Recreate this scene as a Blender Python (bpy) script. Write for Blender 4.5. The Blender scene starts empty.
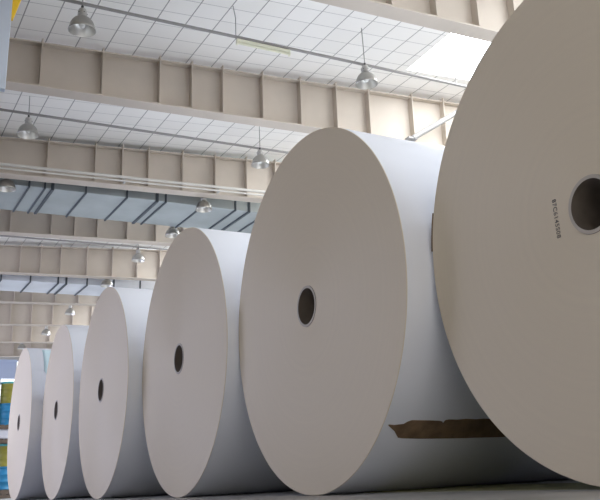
import bpy, math, random
from mathutils import Matrix, Vector
C = bpy.context.scene.collection
PI = math.pi
random.seed(4)

# ------------------------------------------------------------------ helpers
class MB:
    """collects simple shapes into ONE mesh"""
    def __init__(s): s.v=[]; s.f=[]; s.m=[]; s.sm=[]
    def add(s, verts, faces, mi=0, smooth=False):
        b=len(s.v); s.v+= [tuple(v) for v in verts]
        for f in faces: s.f.append([b+i for i in f]); s.m.append(mi); s.sm.append(smooth)
        return s
    def box(s, x0,x1,y0,y1,z0,z1, mi=0, zf=None):
        """box; zf(y) adds a height that follows y (sloping beams)"""
        x0,x1=min(x0,x1),max(x0,x1); y0,y1=min(y0,y1),max(y0,y1)
        a=zf or (lambda y,t:0.0)
        V=[(x,y,z+a(y,t)) for t,z in ((0,z0),(1,z1)) for x,y in ((x0,y0),(x1,y0),(x1,y1),(x0,y1))]
        return s.add(V,[(3,2,1,0),(4,5,6,7),(0,1,5,4),(1,2,6,5),(2,3,7,6),(3,0,4,7)],mi)
    def tube(s, pts, r, n=12, mi=0, cap=True):
        pts=[Vector(p) for p in pts]; rings=[]
        for i,p in enumerate(pts):
            t=(pts[min(i+1,len(pts)-1)]-pts[max(i-1,0)]).normalized()
            a=Vector((0,0,1)) if abs(t.z)<.9 else Vector((1,0,0))
            u=t.cross(a).normalized(); w=t.cross(u).normalized()
            rings.append([p+u*(r*math.cos(2*PI*k/n))+w*(r*math.sin(2*PI*k/n)) for k in range(n)])
        V=[q for R in rings for q in R]; F=[]
        for i in range(len(rings)-1):
            for k in range(n):
                F.append((i*n+k,i*n+(k+1)%n,(i+1)*n+(k+1)%n,(i+1)*n+k))
        s.add(V,F,mi,True)
        if cap:
            s.add(rings[0],[tuple(range(n))],mi); s.add(rings[-1],[tuple(reversed(range(n)))],mi)
        return s
    def lathe(s, prof, n=32, axis='z', mi=0, o=(0,0,0), smooth=True, mis=None):
        """prof: list of (radius, height) turned about the axis"""
        V=[]; F=[]
        for (r,h) in prof:
            for k in range(n):
                c,t=r*math.cos(2*PI*k/n), r*math.sin(2*PI*k/n)
                V.append((o[0]+c,o[1]+t,o[2]+h) if axis=='z' else (o[0]+c,o[1]+h,o[2]+t))
        for i in range(len(prof)-1):
            for k in range(n):
                q=(i*n+k,i*n+(k+1)%n,(i+1)*n+(k+1)%n,(i+1)*n+k)
                F.append(q)
        b=len(s.f); s.add(V,F,mi,smooth)
        if mis:
            for i,(m_,sm_) in enumerate(mis):
                for k in range(n): s.m[b+i*n+k]=m_; s.sm[b+i*n+k]=sm_
        return s
    def build(s, name, mats, parent=None, bevel=0, normals=True):
        me=bpy.data.meshes.new(name); me.from_pydata(s.v,[],s.f)
        if not isinstance(mats,(list,tuple)): mats=[mats]
        for m in mats: me.materials.append(m)
        for p,mi,sm in zip(me.polygons,s.m,s.sm): p.material_index=mi; p.use_smooth=sm
        if normals:
            import bmesh
            bm=bmesh.new(); bm.from_mesh(me); bmesh.ops.recalc_face_normals(bm,faces=bm.faces); bm.to_mesh(me); bm.free()
        o=bpy.data.objects.new(name,me); C.objects.link(o)
        if parent: o.parent=parent
        if bevel:
            b=o.modifiers.new('bevel','BEVEL'); b.width=bevel; b.segments=2; b.limit_method='ANGLE'
        return o

def tag(o,label=None,cat=None,group=None,kind=None):
    if label: o['label']=label
    if cat: o['category']=cat
    if group: o['group']=group
    if kind: o['kind']=kind
    return o
def empty(name,loc=(0,0,0),rz=0,label=None,cat=None,group=None,kind=None):
    o=bpy.data.objects.new(name,None); C.objects.link(o); o.location=loc; o.rotation_euler.z=rz
    o.empty_display_size=.2
    return tag(o,label,cat,group,kind)
def copy_tree(o,parent=None):
    c=o.copy(); C.objects.link(c); c.parent=parent
    for ch in list(o.children): copy_tree(ch,c)
    return c

# ------------------------------------------------------------------ materials
def mat(name, col, rough=.6, metal=0, spec=.5, noise=0, scale=4, bump=0, bscale=40, aniso=0, stretch=(1,1,1), col2=None):
    m=bpy.data.materials.new(name); m.use_nodes=True; nt=m.node_tree; N=nt.nodes; L=nt.links
    b=N['Principled BSDF']; b.inputs['Base Color'].default_value=(*col,1)
    b.inputs['Roughness'].default_value=rough; b.inputs['Metallic'].default_value=metal
    b.inputs['Specular IOR Level'].default_value=spec
    tc=N.new('ShaderNodeTexCoord'); mp=N.new('ShaderNodeMapping'); mp.inputs['Scale'].default_value=stretch
    L.new(tc.outputs['Object'],mp.inputs['Vector'])
    if noise or col2:
        t=N.new('ShaderNodeTexNoise'); t.inputs['Scale'].default_value=scale; t.inputs['Detail'].default_value=6
        L.new(mp.outputs[0],t.inputs['Vector'])
        mx=N.new('ShaderNodeMix'); mx.data_type='RGBA'
        c2=col2 or tuple(c*(1-noise) for c in col)
        mx.inputs['A'].default_value=(*col,1); mx.inputs['B'].default_value=(*c2,1)
        cr=N.new('ShaderNodeMapRange'); cr.inputs['From Min'].default_value=.35; cr.inputs['From Max'].default_value=.65
        L.new(t.outputs['Fac'],cr.inputs['Value']); L.new(cr.outputs[0],mx.inputs['Factor'])
        L.new(mx.outputs['Result'],b.inputs['Base Color'])
    if bump:
        t2=N.new('ShaderNodeTexNoise'); t2.inputs['Scale'].default_value=bscale; t2.inputs['Detail'].default_value=4
        L.new(mp.outputs[0],t2.inputs['Vector'])
        bp=N.new('ShaderNodeBump'); bp.inputs['Strength'].default_value=bump; bp.inputs['Distance'].default_value=.01
        L.new(t2.outputs['Fac'],bp.inputs['Height']); L.new(bp.outputs[0],b.inputs['Normal'])
    return m
def emit(name,col,st):
    m=bpy.data.materials.new(name); m.use_nodes=True; nt=m.node_tree
    nt.nodes.remove(nt.nodes['Principled BSDF'])
    e=nt.nodes.new('ShaderNodeEmission'); e.inputs['Color'].default_value=(*col,1); e.inputs['Strength'].default_value=st
    nt.links.new(e.outputs[0],nt.nodes['Material Output'].inputs['Surface'])
    return m

SKY=(.86,.93,1.0)
M={}
M['paper_side']=mat('paper_side',(.80,.82,.88),.5,spec=.4,noise=.03,scale=1.5,stretch=(1,.3,1))
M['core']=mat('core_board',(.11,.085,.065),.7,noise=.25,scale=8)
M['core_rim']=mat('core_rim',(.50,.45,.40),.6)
M['kraft']=mat('kraft_tear',(.25,.16,.09),.8,noise=.35,scale=9)
M['ink']=mat('ink',(.12,.11,.11),.7)
M['cyan_wrap']=mat('cyan_tint',(.62,.80,.86),.5)
M['girder']=mat('girder_paint',(.55,.485,.415),.65,noise=.07,scale=2.2)
M['conduit']=mat('conduit_steel',(.33,.32,.31),.6,metal=.2)
M['pale_pipe']=mat('pale_pipe',(.62,.60,.56),.5)
M['galv']=mat('galvanised_duct',(.40,.445,.46),.42,metal=.5,noise=.16,scale=1.3)
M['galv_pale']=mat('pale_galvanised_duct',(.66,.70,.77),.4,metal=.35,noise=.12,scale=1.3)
M['duct_strap']=mat('duct_flange',(.05,.065,.08),.6)
M['alu']=mat('spun_aluminium',(.40,.39,.36),.36,metal=.9)
M['alu_in']=mat('reflector_lining',(.70,.69,.66),.3,metal=.85)
M['housing']=mat('cast_housing',(.50,.49,.47),.5,metal=.3)
M['dark']=mat('dark_steel',(.07,.07,.07),.6)
M['bulb']=mat('bulb_glass',(.9,.9,.86),.2)
M['tube']=mat('old_fluorescent',(.80,.80,.64),.4)
M['wall']=mat('wall_paint',(.42,.41,.39),.8,noise=.06,scale=.8)
M['panel']=mat('pale_blue_steel',(.56,.63,.74),.5,noise=.08,scale=3)
M['yellow']=mat('crane_yellow',(.92,.60,.03),.5)
M['rust']=mat('rust',(.22,.09,.04),.9)
M['olive']=mat('olive_drum',(.27,.25,.035),.45,noise=.15,scale=3)
M['blue']=mat('blue_drum',(.02,.22,.42),.42,noise=.15,scale=3)
M['teal']=mat('teal_lid',(.10,.42,.44),.45)
M['pallet']=mat('pallet_wood',(.16,.12,.09),.85,noise=.3,scale=6)
M['sack']=mat('white_wrap',(.62,.62,.66),.6)
M['blue_panel']=mat('light_blue_shutter',(.42,.50,.68),.6)
M['mullion']=mat('window_frame_paint',(.42,.44,.47),.6)

def paper_face():
    m=mat('paper_face',(.60,.555,.515),.55,spec=.35)
    nt=m.node_tree;N=nt.nodes;L=nt.links;b=N['Principled BSDF']
    tc=N.new('ShaderNodeTexCoord'); sp=N.new('ShaderNodeSeparateXYZ'); L.new(tc.outputs['Object'],sp.inputs[0])
    cb=N.new('ShaderNodeCombineXYZ'); L.new(sp.outputs['X'],cb.inputs['X']); L.new(sp.outputs['Z'],cb.inputs['Y'])
    ln=N.new('ShaderNodeVectorMath'); ln.operation='LENGTH'; L.new(cb.outputs[0],ln.inputs[0])
    nz=N.new('ShaderNodeTexNoise'); nz.noise_dimensions='1D'; nz.inputs['Scale'].default_value=26; nz.inputs['Detail'].default_value=5
    L.new(ln.outputs['Value'],nz.inputs['W'])
    mx=N.new('ShaderNodeMix'); mx.data_type='RGBA'
    mx.inputs['A'].default_value=(.73,.64,.51,1); mx.inputs['B'].default_value=(.70,.615,.495,1)
    L.new(nz.outputs['Fac'],mx.inputs['Factor']); L.new(mx.outputs['Result'],b.inputs['Base Color'])
    # the wound edges form fine rings: streaky sheen across them
    b.inputs['Anisotropic'].default_value=.6
    tg=N.new('ShaderNodeTangent'); tg.direction_type='RADIAL'; tg.axis='Y'
    L.new(tg.outputs[0],b.inputs['Tangent'])
    return m
M['paper_face']=paper_face()

def ceiling_mat():
    m=mat('ceiling_tiles',(.80,.81,.83),.85)
    nt=m.node_tree;N=nt.nodes;L=nt.links;b=N['Principled BSDF']
    tc=N.new('ShaderNodeTexCoord'); sp=N.new('ShaderNodeSeparateXYZ'); L.new(tc.outputs['Object'],sp.inputs[0])
    def math_(op,a,bv=None):
        n=N.new('ShaderNodeMath'); n.operation=op
        for i,q in enumerate((a,bv)):
            if q is None: continue
            if isinstance(q,(int,float)): n.inputs[i].default_value=q
            else: L.new(q,n.inputs[i])
        return n.outputs[0]
    # the grid runs a touch askew of the girders
    sk=math_('MULTIPLY',math_('ADD',sp.outputs['X'],11.92),-.0577)
    y=math_('ADD',sp.outputs['Y'],sk)
    fy=math_('FRACT',math_('ADD',math_('DIVIDE',math_('SUBTRACT',y,.975),.4546),100.5))
    fx=math_('FRACT',math_('ADD',math_('DIVIDE',math_('ADD',sp.outputs['X'],11.633),.386),100.5))
    dy=math_('ABSOLUTE',math_('SUBTRACT',fy,.5)); dx=math_('ABSOLUTE',math_('SUBTRACT',fx,.5))
    ly=math_('LESS_THAN',dy,.019); lx=math_('LESS_THAN',dx,.016)
    # each tile a slightly different white
    wn=N.new('ShaderNodeTexWhiteNoise'); wn.noise_dimensions='2D'
    cb=N.new('ShaderNodeCombineXYZ')
    L.new(math_('FLOOR',math_('ADD',math_('DIVIDE',math_('SUBTRACT',y,.975),.4546),100)),cb.inputs['X'])
    L.new(math_('FLOOR',math_('ADD',math_('DIVIDE',math_('ADD',sp.outputs['X'],11.633),.386),100)),cb.inputs['Y'])
    L.new(cb.outputs[0],wn.inputs['Vector'])
    m0=N.new('ShaderNodeMix'); m0.data_type='RGBA'; m0.inputs['A'].default_value=(.92,.905,.875,1); m0.inputs['B'].default_value=(.87,.855,.825,1)
    L.new(wn.outputs['Value'],m0.inputs['Factor'])
    m1=N.new('ShaderNodeMix'); m1.data_type='RGBA'; m1.inputs['B'].default_value=(.52,.51,.50,1)
    L.new(m0.outputs['Result'],m1.inputs['A']); L.new(lx,m1.inputs['Factor'])
    m2=N.new('ShaderNodeMix'); m2.data_type='RGBA'; m2.inputs['B'].default_value=(.36,.355,.345,1)
    L.new(m1.outputs['Result'],m2.inputs['A']); L.new(ly,m2.inputs['Factor'])
    L.new(m2.outputs['Result'],b.inputs['Base Color'])
    return m
M['ceiling']=ceiling_mat()
M['floor']=mat('floor_concrete',(.40,.40,.40),.42,noise=.3,scale=1.4,bump=.1,bscale=6)
M['floor_line']=mat('worn_floor_paint',(.30,.29,.13),.5,noise=.4,scale=2.5)
M['skylight']=emit('translucent_skylight',(.90,.95,1.0),9.0)
M['side_fill']=emit('added_side_glow',(.74,.77,1.0),4.5)  # added off-camera glow that fills the far reel faces
M['far_window']=emit('lit_far_window',(.92,.95,1.0),1.6)

# ------------------------------------------------------------------ camera
R=[(0.45740500206286583,0.8878513409390477,-0.050006604369866495),
   (0.28246898836131136,-0.09174108714969595,0.9548794916337561),
   (-0.8432032768326703,0.4508919707882661,0.29275330224722507)]
cam=bpy.data.cameras.new('camera'); co=bpy.data.objects.new('camera',cam); C.objects.link(co)
co.matrix_world=Matrix(((R[0][0],R[1][0],-R[2][0],0),(R[0][1],R[1][1],-R[2][1],0),(R[0][2],R[1][2],-R[2][2],.142),(0,0,0,1)))
cam.sensor_width=36; cam.lens=802.2/600*36; cam.shift_x=-44.4/600; cam.shift_y=-19.7/600
cam.clip_start=.05; cam.clip_end=300
bpy.context.scene.camera=co

# ------------------------------------------------------------------ building frame
BY=.01526
def W(x,y,z):   # building coordinates -> world
    return (x*math.cos(BY)-y*math.sin(BY), x*math.sin(BY)+y*math.cos(BY), z)
H0,HS=6.70,.055      # girder top and its rise
B0,BS=5.984,.0227     # girder underside and its rise
XG=[-8.1-3.899*k for k in range(9)]
SKEW=lambda x:.0577*(x+12)
YA,YB=-9.0,15.0
XFAR=-42.0; XNEAR=12.0
def struct(o): o['kind']='structure'; o.rotation_euler.z=BY; return o

# floor
struct(MB().box(-46,XNEAR+4,-14,YB+.2,-.2,0).build('floor',M['floor']))
# ceiling with skylight openings in every bay
HC=6.825
zc=lambda y:HC+HS*y
SKY_R=(7.35,13.0); 
cm=MB()
def cslab(x0,x1,y0,y1):
    V=[(x0,y0,zc(y0)),(x1,y0,zc(y0)),(x1,y1,zc(y1)),(x0,y1,zc(y1))]
    V+=[(a,b,c+.06) for a,b,c in V]
    cm.add(V,[(3,2,1,0),(4,5,6,7),(0,1,5,4),(1,2,6,5),(2,3,7,6),(3,0,4,7)])
YM=6.2
cslab(XFAR,XNEAR,YA,YM); cslab(XFAR,XNEAR,SKY_R[1],YB)
bays=[]
for k in range(-4,7):
    xh=-8.1-3.899*k; xl=xh-3.899
    bays.append((xl+1.0,xh-.35))
bays.sort()
sky0=lambda a,b: max(YM+.05,min(SKY_R[0]+SKEW((a+b)/2+1.9),8.2))
edges=[XFAR]
for a,b in bays:
    edges+= [a,b]; cslab(a,b,YM,sky0(a,b))
edges.append(XNEAR)
for i in range(0,len(edges),2):
    if edges[i+1]>edges[i]: cslab(edges[i],edges[i+1],YM,SKY_R[1])
struct(cm.build('ceiling',M['ceiling']))
for i,(a,b) in enumerate(sorted(bays,reverse=True)):
    m=MB(); y0,y1=sky0(a,b),SKY_R[1]
    m.add([(a,y0,zc(y0)+.05),(b,y0,zc(y0)+.05),(b,y1,zc(y1)+.05),(a,y1,zc(y1)+.05)],[(3,2,1,0)])
    struct(m.build('window_%d'%(i+1),M['skylight'],normals=False))
# walls
struct(MB().box(XFAR,XNEAR,YB,YB+.2,0,zc(YB)+.06).build('wall_right',M['wall']))
fw=MB(); wy0,wy1,wz0,wz1=-2.0,9.0,2.2,6.35
fw.box(XFAR-.2,XFAR,YA,YB,0,wz0).box(XFAR-.2,XFAR,YA,YB,wz1,zc(YB)).box(XFAR-.2,XFAR,YA,wy0,wz0,wz1).box(XFAR-.2,XFAR,wy1,YB,wz0,wz1)
struct(fw.build('wall_far',M['wall']))
wf=MB(); wf.add([(XFAR-.15,wy0,wz0),(XFAR-.15,wy1,wz0),(XFAR-.15,wy1,wz1),(XFAR-.15,wy0,wz1)],[(0,1,2,3)])
wn=struct(wf.build('window_13',M['far_window'],normals=False))
fr=MB()
for i in range(12): fr.box(XFAR-.1,XFAR-.03,wy0+i-.03,wy0+i+.03,wz0,wz1)
for z in (wz0+.03,4.0,5.2,wz1-.03): fr.box(XFAR-.1,XFAR-.03,wy0,wy1,z-.03,z+.03)
fr.build('window_frame',M['mullion'],wn)

# unseen left wall, holding a glowing panel added to light the far reel faces
lw=MB(); ly_=-9.0; a0,a1,c0,c1=-40,-17,1.0,5.2
lw.box(XFAR-.2,XNEAR,ly_-.2,ly_,0,c0).box(XFAR-.2,XNEAR,ly_-.2,ly_,c1,6.3).box(XFAR-.2,a0,ly_-.2,ly_,c0,c1).box(a1,XNEAR,ly_-.2,ly_,c0,c1)
struct(lw.build('wall_left',M['wall']))  # unseen; runs full length to dim light from the left
lf=MB(); lf.add([(a0,ly_-.15,c0),(a1,ly_-.15,c0),(a1,ly_-.15,c1),(a0,ly_-.15,c1)],[(0,1,2,3)])
struct(lf.build('window_14',M['side_fill'],normals=False))

# ------------------------------------------------------------------ girders
stiff=[1.362,2.281,3.199,3.741,4.286,5.02,5.751,6.481,7.176,8.153]
stiff=[-.47-.92,-.47,.44]+stiff+[8.9,9.8,10.7,11.6,12.5,13.4]
glabel=['steel plate girder nearest the camera, cut by the top right frame',
 'deep beige plate girder crossing the upper picture below the first skylight',
 'beige plate girder with two thin pipes across it above the nearer duct',
 'beige plate girder just behind the nearer galvanised duct',
 'beige plate girder between the jointed pale pipes and the farther duct',
 'beige plate girder just behind the farther galvanised duct',
 'girder sixth in depth, behind the dark double hooked lamp above the small reels',
 'girder seventh in depth, above the farthest visible reel',
 'farthest plate girder, close to the bright end window']
def girder(k):
    X=XG[k]+.14; ys=-6.9; ye=15.0
    g=empty('steel_girder',(0,0,0),BY,glabel[k],'girder','roof girders')
    zf=lambda y,t:(HS if t else BS)*y
    # the web is cut in one run; its top follows the roof, its foot the lower chord
    MB().box(X-.008,X+.008,ys,ye,B0+.03,H0-.02,zf=zf).build('web',M['girder'],g)
    b=lambda y,t:BS*y
    MB().box(X-.14,X+.14,ys,ye,B0,B0+.025,zf=b).build('bottom_flange',M['girder'],g)
    h=lambda y,t:HS*y
    MB().box(X-.12,X+.12,ys,ye,H0-.02,H0+.005,zf=h).build('top_flange',M['girder'],g)
    for s in stiff:
        y=s+SKEW(X-.15) if k else s+SKEW(X-.15)
        if y>ye-.1 or y<ys+.1: continue
        zt=H0-.02+HS*y; zb=B0+.03+BS*y
        m=MB().box(X+.008,X+.15,y-.010,y+.010,zb,zt+.075)
        m.box(X-.105,X-.008,y-.011,y+.011,zb,zt)
        m.build('stiffener',M['girder'],g)
    return g
for k in range(9): girder(k)

# diagonal brace from the second girder
m=MB(); m.tube([(-11.60,8.02,6.19),(-11.50,9.1,6.90)],.055)
m.box(-11.70,-11.56,7.9,8.1,6.165,6.2)
tag(m.build('diagonal_brace',M['conduit']),'pale diagonal tube brace rising right from girder behind the big reel','brace').rotation_euler.z=BY

# ------------------------------------------------------------------ ducts
def duct(xn,xf,z0,h,ysl,label,group,dm='galv'):
    g=empty('air_duct',(0,0,0),BY,label,'duct',group)
    MB().box(xf,xn,-6.5,14.5,z0,z0+h).build('duct_body',M[dm],g,bevel=.01)
    for y,w in ysl:
        t=.028
        w*=.8
        def q(x): return y+ .06*(x-xn)
        V=[];F=[]
        # flange wraps round the near side, the underside and the far side
        loop_o=[(xn+t,z0+h),(xn+t,z0-t),(xf-t,z0-t),(xf-t,z0+h)]
        m=MB()
        def bar(xa,xb,za,zb):
            ya,yb=q(xa),q(xb)
            P=[(xa,ya-w,za),(xb,yb-w,za),(xb,yb+w,za),(xa,ya+w,za)]
            m.add(P+[(a,b,zb) for a,b,c in P],[(3,2,1,0),(4,5,6,7),(0,1,5,4),(1,2,6,5),(2,3,7,6),(3,0,4,7)])
        bar(xf-t,xn+t,z0-t,z0); bar(xn,xn+t,z0,z0+h); bar(xf-t,xf,z0,z0+h)
        m.build('duct_flange',M['duct_strap'],g)
    return g
s1=[(1.82,.02),(2.12,.02),(2.27,.035),(2.93,.02),(3.78,.02),(4.43,.035),(4.62,.022),(5.45,.02),(6.23,.022),(6.56,.035),(6.98,.02),(7.8,.02),(8.6,.02),(9.4,.02),(.9,.02),(.1,.02)]
duct(-16.3,-17.95,6.05,.50,s1,'wide galvanised duct with dark flanges hung nearest, behind third row of stiffeners','galvanised roof ducts')
s2=[(2.12,.022),(2.91,.025),(3.68,.025),(3.91,.035),(4.51,.025),(5.3,.025),(6.1,.025),(6.9,.025),(7.7,.025),(8.5,.02),(1.3,.02)]
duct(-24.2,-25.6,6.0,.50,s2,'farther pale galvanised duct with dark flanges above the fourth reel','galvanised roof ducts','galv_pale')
for ch in C.objects:
    if ch.name.startswith('air_duct') and ch['label'].startswith('wide'): ch['label']='wide blue grey galvanised duct with dark flanges, nearer of the two'

# twin thin pipes across third girder
for x,z,r,lab in [(-15.45,5.965,.03,'upper thin pipe running across the girder above the near duct'),(-15.45,5.885,.018,'lower thin pipe running across the girder above the near duct')]:
    g=empty('service_pipe',(0,0,0),BY,lab,'pipe','thin pipes on the girder')
    MB().tube([(x,-6.5,z),(x,14.4,z+.44)],r,10).build('pipe_run',M['pale_pipe'],g)
    for i,s in enumerate(stiff[::3]):
        y=s+SKEW(-15.9)+.03
        if y>14: continue
        zz=z+.44*(y+6.5)/20.9; MB().box(x-.29,x+.0,y-.02,y+.02,zz-.012,zz+.012).build('pipe_clip',M['housing'],g)

# ------------------------------------------------------------------ conduits, lamps
def conduit(x,z,lab,r=.024):
    g=empty('lighting_conduit',(0,0,0),BY,lab,'conduit','lighting conduits')
    MB().tube([(x,-6.8,z-.03),(x,14.6,z+.05)],r,12).build('conduit_tube',M['conduit'],g)
    for y in (-2.6,7.95,11.2):
        MB().tube([(x,y,z),(x,y,zc(y))],.008,8).build('hanger_rod',M['conduit'],g)
    return g
XB=[-10.05,-13.95,-17.85,-21.75,-25.65,-29.55,-33.45,-37.35]
conduit(-10.05,6.53,'steel conduit across the nearest ceiling bay carrying two lamps and a tube')
conduit(-21.75,6.58,'steel conduit in the narrow ceiling gap past the nearer duct')
conduit(-13.95,6.56,'steel conduit across the second ceiling bay, above the girder with pipes')

def make_lamp():
    g=empty('high_bay_lamp')
    rf=MB()
    outer=[(.062,.02),(.085,.005),(.12,-.02),(.15,-.055),(.173,-.10),(.188,-.155),(.196,-.19)]
    inner=[(.192,-.19),(.184,-.155),(.168,-.10),(.145,-.055),(.11,-.02),(.06,.0),(.0,.005)]
    outer=[(a*.93,b) for a,b in outer]; inner=[(a*.93,b) for a,b in inner]
    rf.lathe(outer+inner[:1],36,mi=0); rf.lathe(inner,36,mi=1)
    rf.build('reflector',[M['alu'],M['alu_in']],g)
    hs=MB().lathe([(0,.14),(.04,.14),(.05,.13),(.058,.10),(.062,.02),(0,.02)],24)
    for a in range(6): hs.box(-.004,.004,.055,.07,.02,.11) if a==0 else None
    h=hs.build('ballast_housing',M['housing'],g)
    for a in range(5):
        t=a*2*PI/5+.4
        MB().lathe([(0,.0),(.012,.0),(.012,.004),(0,.004)],8,o=(.058*math.cos(t),.058*math.sin(t),.07)).build('vent_hole',M['dark'],h)
    MB().tube([(0,0,.13),(0,0,.19)],.018,10).build('hook',M['dark'],g)
    MB().lathe([(0,-.15),(.03,-.14),(.042,-.10),(.036,-.06),(.02,-.02),(0,.0)],16).build('bulb',M['bulb'],g)
    return g
proto=make_lamp()
lamps=[ # x y z(of hook foot), rod length, label
 ((-10.05,1.495,6.29),'largest bell lamp, at the top left under the nearest conduit',.22,0),
 ((-10.05,5.913,6.33),'bell lamp hanging left of the bright skylight patch',.75,0),
 ((-13.95,1.259,6.33),'bell lamp near left frame edge above the girder with thin pipes',.6,0),
 ((-13.95,5.63,6.36),'bell lamp hanging left of the top of the second largest reel',.7,0),
 ((-16.11,5.15,6.06),'bell lamp seen against the underside of the nearer duct',0,1),
 ((-18.3,5.07,6.09),'bell lamp peeking out left of the third reel top below the duct',0,1),
 ((-16.11,1.13,6.05),'bell lamp cut off by the left frame edge beside the nearer duct',0,1),
 ((-21.75,5.06,6.36),'bell lamp hanging left of the third reel, below the jointed pipes',0,2),
 ((-23.9,4.66,6.10),'bell lamp just over the top of the fourth reel',0,1),
 ((-29.55,4.50,6.36),'dark bell lamp hanging above the fifth reel',0,2),
 ((-33.45,4.22,6.3),'small bright lamp between the fifth and sixth reels',0,2),
 ((-37.35,3.75,6.33),'farthest lamp, just over the sixth reel at left',0,2)]
for i,(p,lab,rod,_) in enumerate(lamps):
    l=proto if i==0 else copy_tree(proto)
    l.location=p; tag(l,lab,'lamp','high bay lamps')
    l.rotation_euler=(random.uniform(-.03,.03),random.uniform(-.03,.03),random.uniform(0,6))
    # rod or chain up to what carries it
    lx=p[0]*math.cos(BY)+p[1]*math.sin(BY); ly=-p[0]*math.sin(BY)+p[1]*math.cos(BY)
    top=zc(ly)-p[2]
    r_=MB().tube([(0,0,.18),(0,0,top)],.007,6).build('suspension_rod',M['conduit'],l)

# fluorescent batten
ft=empty('fluorescent_batten',W(-10.05,4.33,6.461),BY,'yellowish fluorescent tube batten under the conduit in nearest ceiling bay','light fitting')
MB().box(-.03,.03,-.44,.44,-.0,.045).build('batten',M['tube'],ft,bevel=.006)
MB().tube([(0,-.42,-.022),(0,.42,-.022)],.016,12).build('tube',M['tube'],ft)
for s in (-1,1): MB().box(-.025,.025,s*.43-.012,s*.43+.012,-.045,.0).build('tube_holder',M['tube'],ft)
MB().tube([(0,-.45,.04),(0,-.45,.40),(.05,-.52,.63)],.007,8).build('suspension_rod',M['conduit'],ft)

# little hooks under the tiles
for (x,y,lab) in [(-13.4,1.42,'small hook on the ceiling by the lamp near the left edge'),(-13.2,5.2,'small hook on the ceiling above the second bay conduit'),(-9.4,5.2,'small hook on the ceiling left of the skylight patch')]:
    z=zc(y)
    tag(MB().lathe([(0,0),(.03,0),(.03,-.02),(.012,-.03),(.012,-.06),(0,-.06)],12,o=(x,y,z)).build('ceiling_hook',M['conduit']),lab,'hook','ceiling hooks').rotation_euler.z=BY

# hanging panel at left edge, with cables and a yellow bracket
hp=empty('hanging_panel',(-9.5,.36,4.76),0,'pale blue steel panel hanging at the upper left edge, yellow bracket beside it','panel')
MB().box(-.05,.05,-.42,.21,0,2.12).build('panel_sheet',M['panel'],hp,bevel=.008)
for dy in (-.30,-.22): MB().tube([(.07,dy-.0,.75),(.07,dy+.03,2.12)],.012,8).build('cable',M['dark'],hp)
MB().lathe([(0,0),(.03,0),(.03,.02),(0,.02)],10,axis='y',o=(.075,-.3,.72)).build('cable_gland',M['rust'],hp)
yb=MB(); V=[(-.04,.213,.98),(-.04,.213,2.1),(-.04,.52,2.1),(-.04,.235,.98)]
yb.add(V+[(.04,b,c) for a,b,c in V],[(3,2,1,0),(4,5,6,7),(0,1,5,4),(1,2,6,5),(2,3,7,6),(3,0,4,7)])
yb.build('yellow_bracket',M['yellow'],hp)

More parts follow.
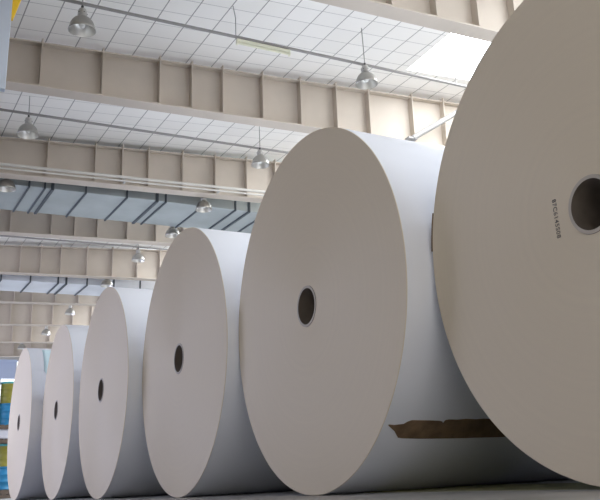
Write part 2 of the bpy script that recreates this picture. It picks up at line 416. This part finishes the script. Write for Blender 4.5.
# ------------------------------------------------------------------ reels
reels=[(-3.189,3.314,1.5607,.0321,'largest paper reel, cut by the right frame edge, with stamped numbers'),
 (-6.380,2.989,1.6070,.0336,'second paper reel, whole, with torn brown patch on its side'),
 (-9.626,2.765,1.6134,.0328,'third paper reel from the right, its top just below the nearer grey duct'),
 (-12.862,2.4725,1.5984,.0316,'fourth paper reel from the right, just below the farther duct'),
 (-16.12,2.293,1.597,.0240,'fifth paper reel from the right, second smallest in view'),
 (-19.354,1.984,1.6268,.0325,'smallest and farthest paper reel, beside the stacked drums at left')]
LEN=4.2
for i,(x,y,r,a,lab) in enumerate(reels):
    g=empty('paper_reel',(x,y,0),a,lab,'paper reel','giant paper reels in a row')
    rc=.186 if i else .174
    n=256; e=.006
    prof=[(rc,0),(r-e,0),(r-e*.3,e*.3),(r,e),(r,LEN-e),(r-e,LEN),(rc,LEN),(rc,0)]
    b=MB().lathe(prof,n,axis='y',mis=[(0,False),(0,True),(0,True),(1,True),(1,True),(0,False),(0,True)])
    b=b.build('wound_paper',[M['paper_face'],M['paper_side']],g); b.location=(0,0,r)
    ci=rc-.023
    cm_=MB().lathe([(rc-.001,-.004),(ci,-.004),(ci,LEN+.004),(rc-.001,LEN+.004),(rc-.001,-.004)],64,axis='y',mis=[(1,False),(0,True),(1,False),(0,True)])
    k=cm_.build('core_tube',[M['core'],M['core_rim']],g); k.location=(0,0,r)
    def patch(pts_deg, name, m, lift=.002, seg=14, label=None):
        """outline given as (axial, angle) -> strip of quads following the roll"""
        K=30; top,bot=pts_deg; V=[];nn=len(top)
        for (u,t),(u2,t2) in zip(top,bot):
            for s in range(K+1):
                f=s/K; uu=u+(u2-u)*f; tt=math.radians(t+(t2-t)*f)
                V.append(((r+lift)*math.cos(tt),uu,(r+lift)*math.sin(tt)))
        F=[(j*(K+1)+s,j*(K+1)+s+1,(j+1)*(K+1)+s+1,(j+1)*(K+1)+s) for j in range(nn-1) for s in range(K)]
        o=MB().add(V,F,0,True).build(name,m,g); o.location=(0,0,r)
        so=o.modifiers.new('thickness','SOLIDIFY'); so.thickness=.0015; so.offset=1
        if label: o['label']=label
        return o
    if i==1:
        top=[(.05,-44.0),(.10,-44.2),(.18,-43.9),(.205,-43.2),(.24,-42.7),(.3,-42.75),(.4,-42.85),(.5,-43.05),(.53,-43.35),(.537,-43.9),(.548,-42.9),(.58,-42.6),(.66,-42.75),(.74,-42.5),(.84,-42.7),(.92,-42.55),(1.05,-42.7),(1.2,-42.6),(1.35,-42.8),(1.5,-42.7)]
        bot=[(.052,-44.4),(.125,-46.3),(.185,-48.7),(.22,-48.9),(.25,-49.0),(.3,-49.1),(.4,-49.3),(.5,-49.4),(.53,-49.4),(.537,-49.4),(.548,-49.4),(.58,-49.45),(.66,-49.5),(.74,-49.5),(.84,-49.55),(.92,-49.5),(1.05,-49.5),(1.2,-49.5),(1.35,-49.4),(1.5,-49.3)]
        patch((top,bot),'torn_patch',M['kraft'],label='dark brown torn strip of wrapper')
    if i==0:
        patch(([(.0,164.5),(.04,164.5)],[(.0,175),(.04,175)]),'torn_patch',M['kraft'],lift=.012,label='narrow brown strip on the rim')
        cu=bpy.data.curves.new('stamp','FONT'); cu.body='87C6145S08'; cu.size=.037; cu.space_character=1.12; cu.extrude=.0004; cu.offset=.0003
        to=bpy.data.objects.new('stamp_text',cu); C.objects.link(to)
        bpy.context.view_layer.update()
        me=bpy.data.meshes.new_from_object(to.evaluated_get(bpy.context.evaluated_depsgraph_get()))
        bpy.data.objects.remove(to)
        xs=[v.co.x for v in me.vertices]; s=.245/(max(xs)-min(xs))
        for v in me.vertices: v.co.y*=1.25
        for v in me.vertices: v.co.x=(v.co.x-min(xs))*s
        me.materials.clear(); me.materials.append(M['ink'])
        so=bpy.data.objects.new('printed_stamp',me); C.objects.link(so); so.parent=g
        # baseline runs down the face, letters lie on their side
        so.rotation_mode='XYZ'
        so.matrix_local=Matrix.Translation((-.296,-.0012,r+.121))@Matrix.Rotation(math.radians(.5),4,'Y').inverted()@Matrix(((0,1,0,0),(0,0,-1,0),(-1,0,0,0),(0,0,0,1)))
    if i==5:
        u=[(.30,69),(.36,69.5),(.44,68.5),(.54,66),(.58,64.5)]; v=[(.26,36),(.30,33),(.34,32),(.39,33),(.42,36)]
        patch((u,v),'tinted_wrap',M['cyan_wrap'],label='pale cyan tinted area of wrapper')

# worn painted line on the floor
fl=MB()
fl.add([(-7.2,3.45,.003),(-3.2,3.42,.003),(-3.2,4.5,.003),(-7.2,4.7,.003),(-7.2,3.45,.0),(-3.2,3.42,.0),(-3.2,4.5,.0),(-7.2,4.7,.0)],[(0,1,2,3),(7,6,5,4),(0,4,5,1),(1,5,6,2),(2,6,7,3),(3,7,4,0)])
o=fl.build('trim_1',M['floor_line']); o['kind']='structure'

# ------------------------------------------------------------------ drums at the far left
def make_drum(body):
    g=empty('steel_drum')
    R_=.30;Hh=.73
    MB().lathe([(0,0),(R_-.01,0),(R_,.008),(R_,.02),(R_-.012,.03),(R_-.012,.235),(R_+.002,.25),(R_-.012,.265),(R_-.012,.465),(R_+.002,.48),(R_-.012,.495),(R_-.012,.69),(R_-.012,.70)],40).build('drum_body',M[body],g)
    MB().lathe([(R_-.014,.66),(R_-.008,.66),(R_+.003,.70),(R_+.003,.728),(R_-.012,.73),(R_-.02,.715),(0,.715)],40).build('drum_lid',M['teal'] if body=='olive' else M['blue'],g)
    return g
def make_pallet(h=.14):
    g=empty('pallet'); 
    for i in range(6): MB().box(-.6,.6,-.6+i*.212,-.6+i*.212+.14,h-.022,h).build('deck_board',M['pallet'],g)
    for x in (-.55,0,.55): MB().box(x-.05,x+.05,-.6,.6,0,h-.022).build('bearer',M['pallet'],g)
    return g
OP=make_drum('olive'); BP=make_drum('blue'); PP=make_pallet()
first={'o':True,'b':True,'p':True}
def place(kind,x,y,z,lab,cat,grp):
    src={'o':OP,'b':BP,'p':PP}[kind]
    o=src if first[kind] else copy_tree(src); first[kind]=False
    o.location=(x,y,z); tag(o,lab,cat,grp)
DX=-30.0; DY=2.72
place('p',DX,DY-.32,0,'wooden pallet on the floor under the drum stack at far left','pallet','pallets of the drum stack')
place('p',DX,DY-.32,.14,'wooden pallet second from the floor under the drum stack','pallet','pallets of the drum stack')
nm={0:'right',1:'left'}
for c in (0,1):
    yy=DY-c*.62
    kinds=['b','o','b','o'] if c==0 else ['o','b','o','b']
    zs=[.28,1.01,2.34,3.07]
    for t,(kd,z) in enumerate(zip(kinds,zs)):
        col='olive' if kd=='o' else 'blue'
        tier=['bottom','second','third','topmost'][t]
        place(kd,DX,yy,z,'%s drum, %s of the %s column beside the farthest reel'%(col,tier,nm[c]),'drum','stacked drums at far left')
place('p',DX,DY-.32,1.74,'wooden pallet carried by the second tier of drums','pallet','pallets of the drum stack')
sk=MB()
bx=MB().box(-.56,.56,-.58,.58,0,.32).build('wrapped_bundle',M['sack'],bevel=.05)
bx.location=(DX,DY-.32,1.88); tag(bx,'grey white wrapped bundle between the pallets of the drum stack','bundle')
place('p',DX,DY-.32,2.20,'wooden pallet on the wrapped bundle under the upper drums','pallet','pallets of the drum stack')
# light blue shutter in front of the far window
sh=empty('roller_shutter',W(-41.3,3.95,0),BY,'light blue roller shutter standing before the end window at far left','shutter')
MB().box(-.05,.05,-.95,.95,0,6.25).build('shutter_post',M['mullion'],sh) if 0 else None
MB().box(-.03,.03,-.38,.62,5.35,6.12).build('shutter_curtain',M['blue_panel'],sh)
MB().box(-.08,.08,-.42,.66,6.12,6.25).build('shutter_box',M['blue_panel'],sh)
for s in (-.42,.64): MB().box(-.05,.05,s-.02,s+.02,0,6.12).build('shutter_rail',M['mullion'],sh)

# ------------------------------------------------------------------ light
w=bpy.data.worlds.new('world'); bpy.context.scene.world=w; w.use_nodes=True
bg=w.node_tree.nodes['Background']; bg.inputs['Color'].default_value=(1.0,.96,.92,1); bg.inputs['Strength'].default_value=1.75
sc=bpy.context.scene
sc.view_settings.view_transform='Standard'; sc.view_settings.look='None'; sc.view_settings.gamma=1; sc.view_settings.use_curve_mapping=False
sc.view_settings.exposure=0.5
sc.cycles.max_bounces=10; sc.cycles.diffuse_bounces=6
